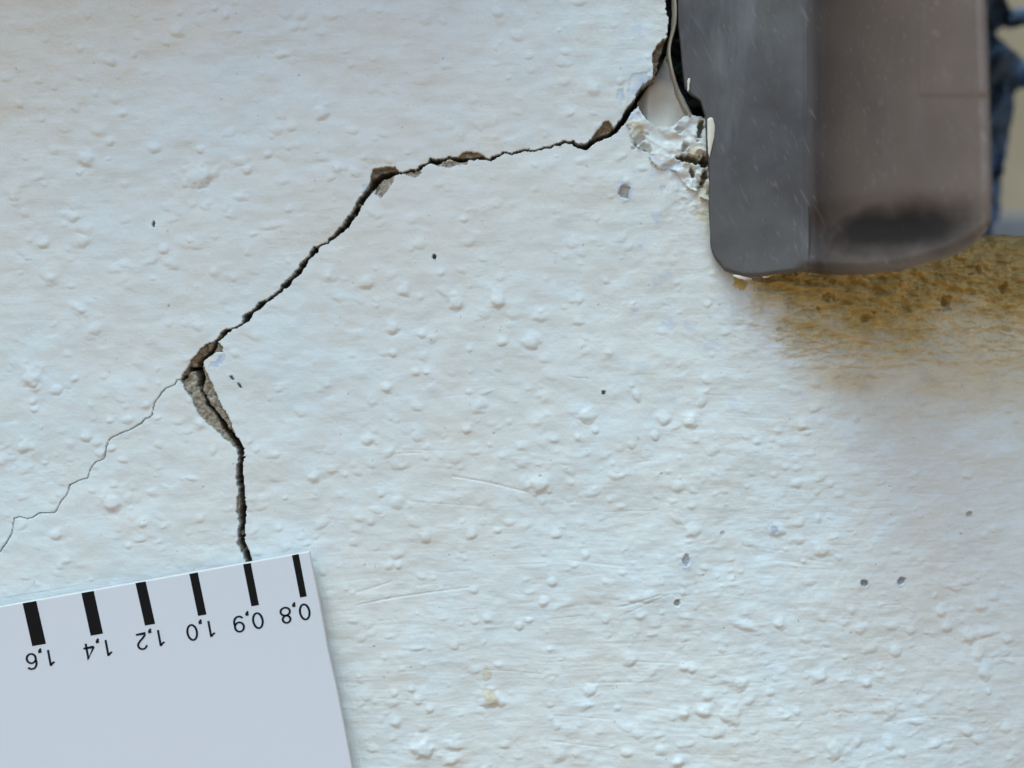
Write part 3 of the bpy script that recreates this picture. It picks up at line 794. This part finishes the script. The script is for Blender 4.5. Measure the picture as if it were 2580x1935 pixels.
# ------------------------------------------------------------------ crack-width card
M_card = mat("white card", (0.60, 0.62, 0.66), 0.38)
N = NB(M_card); c = N.coord()
N.l(N.mix(N.ramp(N.noise(c, 30, 3), 0.3, 0.7), (0.64, 0.675, 0.705), (0.655, 0.67, 0.71)), N.b.inputs["Base Color"])
N.l(N.bump(N.noise(c, 500, 2), 0.03, 0.0002), N.b.inputs["Normal"])
M_edge = mat("card edge", (0.72, 0.66, 0.58), 0.6)
M_ink = mat("black print", (0.005, 0.005, 0.005), 0.6, 0, 0.15)
M_ink2 = mat("black lettering", (0.008, 0.012, 0.018), 0.6, 0, 0.15)
CO = 2.1    # front of the card, mm off the wall
card = empty("crack_width_card", P(400, 1900, 0.5))
tag(card, "white printed crack-width card held upside down below the crack", "gauge card")
front = [(-90, 1543.5), (0, 1528.0), (390, 1459), (779, 1389.5), (791, 1452), (804, 1515), (826.5, 1640), (848, 1736), (868.5, 1840), (889, 1950), (897, 1990), (900, 2010), (-90, 2010)]
def prism(name, poly, o1, o0, material, parent, edge_mat=None, bev=0):
    n = len(poly)
    v = [P(x, y, o1) for x, y in poly]
    # back outline: same true shape, straight behind
    v += [(a, -o0 / 1000, c_) for a, _, c_ in v]
    f = [tuple(range(n))[::-1], tuple(range(n, 2 * n))]
    for i in range(n):
        j = (i + 1) % n
        f.append((i, j, n + j, n + i))
    o = simple(name, v, f, material)
    if edge_mat:
        o.data.materials.append(edge_mat)
        for p_ in list(o.data.polygons)[2:]: p_.material_index = 1
    keep_world(o, parent)
    if bev:
        m = o.modifiers.new("bevel", 'BEVEL'); m.width = bev; m.segments = 2
    return o
prism("card_sheet", front, CO, 1.15, M_card, card, M_edge, 0.00012)
dx, dy = 0.2205, 0.9754
for (tx, ty, bx, by, wd) in [(74, 1517, 98.5, 1625, 35), (220.5, 1491.5, 244, 1599, 31.6), (354, 1467, 378, 1574, 26), (487.5, 1444, 509.6, 1550, 21.5), (622, 1420, 643, 1526, 19.6), (744, 1397.5, 764.5, 1504, 17.2)]:
    hx, hy = wd / 2 * 0.985, -wd / 2 * 0.172
    prism("gauge_bar", [(tx - hx, ty - hy), (tx + hx, ty + hy), (bx + hx, by + hy), (bx - hx, by - hy)], CO + 0.02, CO - 0.05, M_ink, card)

# numerals drawn as stroked outlines; unit: digit height 1
def arc(cx, cy, rx, ry, a0, a1, n=18):
    return [(cx + rx * math.cos(R(a0 + (a1 - a0) * i / n)), cy + ry * math.sin(R(a0 + (a1 - a0) * i / n))) for i in range(n + 1)]
G = {
 '0': (0.56, [(arc(0.28, 0.5, 0.225, 0.455, 0, 360, 32), True)]),
 '8': (0.56, [(arc(0.28, 0.735, 0.185, 0.215, 0, 360, 26), True), (arc(0.28, 0.27, 0.225, 0.235, 0, 360, 28), True)]),
 '9': (0.56, [(arc(0.285, 0.675, 0.215, 0.28, 0, 360, 28), True), (arc(0.26, 0.42, 0.24, 0.375, 20, -72, 12) + arc(0.27, 0.22, 0.2, 0.175, -95, -168, 6), False)]),
 '6': (0.56, [(arc(0.285, 0.325, 0.215, 0.28, 0, 360, 28), True), (arc(0.31, 0.58, 0.24, 0.375, 200, 108, 12) + arc(0.30, 0.78, 0.2, 0.175, 85, 12, 6), False)]),
 '1': (0.56, [([(0.34, 0.0), (0.34, 0.96)], False), ([(0.34, 0.955), (0.27, 0.86), (0.14, 0.76)], False)]),
 '2': (0.56, [(arc(0.28, 0.71, 0.205, 0.245, 168, -28, 18) + [(0.36, 0.45), (0.2, 0.3), (0.09, 0.16), (0.055, 0.045), (0.5, 0.045)], False)]),
 '4': (0.56, [([(0.39, 0.0), (0.39, 0.95), (0.05, 0.30), (0.05, 0.27), (0.54, 0.27)], False)]),
 ',': (0.36, [([(0.17, 0.09), (0.185, -0.02), (0.14, -0.13), (0.10, -0.155)], False)]),
}
def number(txt, cx, cy, parent, tilt):
    Hh = 42.0; tk = 0.105; xs_ = 1.25
    wtot = sum(G[ch][0] for ch in txt)
    ca, sa = math.cos(R(tilt)), math.sin(R(tilt))
    verts, faces = [], []
    def place(x, y, o):
        # upside down: +x of the text points left, +y points down in the picture
        u = (x - wtot / 2) * Hh * xs_; v = (y - 0.5) * Hh
        X_ = cx - (u * ca + v * sa * -1) ; Y_ = cy + (v * ca + u * sa)
        return P(X_, Y_, o)
    x0 = 0
    for ch in txt:
        wd, strokes_ = G[ch]
        for pts, closed in strokes_:
            pts = [(p[0] + x0, p[1]) for p in pts]
            if closed: pts = pts[:-1]
            n = len(pts); st = len(verts)
            for i, (x, y) in enumerate(pts):
                if closed: a, b = pts[i - 1], pts[(i + 1) % n]
                else: a, b = pts[max(i - 1, 0)], pts[min(i + 1, n - 1)]
                tx, ty = b[0] - a[0], b[1] - a[1]; L = math.hypot(tx, ty) or 1
                nx, ny = -ty / L, tx / L
                mi = 1.0
                if 0 < i < n - 1 or closed:
                    e1 = (x - a[0], y - a[1]); l1 = math.hypot(*e1) or 1
                    cosv = abs((e1[0] * nx + e1[1] * ny) / l1); mi = min(1 / max(math.sqrt(1 - cosv * cosv), .5), 1.6)
                hwid = tk / 2 * mi * (1.5 if ch == ',' and i < 2 else 1)
                for sgn in (1, -1):
                    verts.append(place(x + nx * hwid * sgn, y + ny * hwid * sgn, CO + 0.02))
            m_ = n if closed else n - 1
            for i in range(m_):
                a = st + 2 * i; b = st + 2 * ((i + 1) % n)
                faces.append((a, b, b + 1, a + 1))
        x0 += wd
    o = simple("number", verts, faces, M_ink2)
    keep_world(o, parent)
    m = o.modifiers.new("solid", 'SOLIDIFY'); m.thickness = 0.00003; m.offset = 0
    tag(o, "printed number " + txt)
    return o
for txt, cx, cy in [("0,8", 744, 1546), ("0,9", 626, 1568), ("1,0", 508, 1589), ("1,2", 381, 1612), ("1,4", 249, 1637), ("1,6", 104, 1662)]:
    number(txt, cx, cy, card, 10.5)

# ------------------------------------------------------------------ crumpled denim sheet standing in for jeans, behind the opening
M_cloth = mat("denim", (0.06, 0.11, 0.2), 0.85)
N = NB(M_cloth); c = N.coord()
N.l(N.mix(N.ramp(N.noise(c, 70, 4), 0.35, 0.65), (0.035, 0.06, 0.10), (0.13, 0.22, 0.36)), N.b.inputs["Base Color"])
N.l(N.bump(N.noise(N.coord((1, 1, 1), (0, R(45), 0)), 1500, 2), 0.3, 0.0004), N.b.inputs["Normal"])
cloth_poly = [(2400, -60), (2536, -60), (2538, 5), (2548, 24), (2575, 18), (2680, 10), (2680, 60), (2580, 66), (2548, 74), (2524, 70), (2506, 84), (2524, 100), (2580, 150), (2680, 240), (2680, 300), (2600, 222), (2562, 226), (2554, 240), (2558, 262), (2553, 300), (2545, 330), (2547, 345),
              (2538, 370), (2539, 386), (2530, 410), (2531, 430), (2523, 450), (2526, 475), (2521, 500), (2524, 520), (2519, 548), (2505, 560), (2500, 620), (2400, 640)]
def folds(A, B):
    return 5 * np.sin(B / 24 + 2.0 * noise(A / 60, B / 90, 161) + A / 30) * (0.4 + 0.6 * ss(150, 350, B)) + 6 * fbm(A / 70, B / 110, 165, 2)
cl = blob("jeans_stand_in", cloth_poly, -62, 9, M_cloth, None, folds, 3.0)
tag(cl, "crumpled dark blue denim sheet standing in for jeans behind the right edge of the grey sill", "cloth")
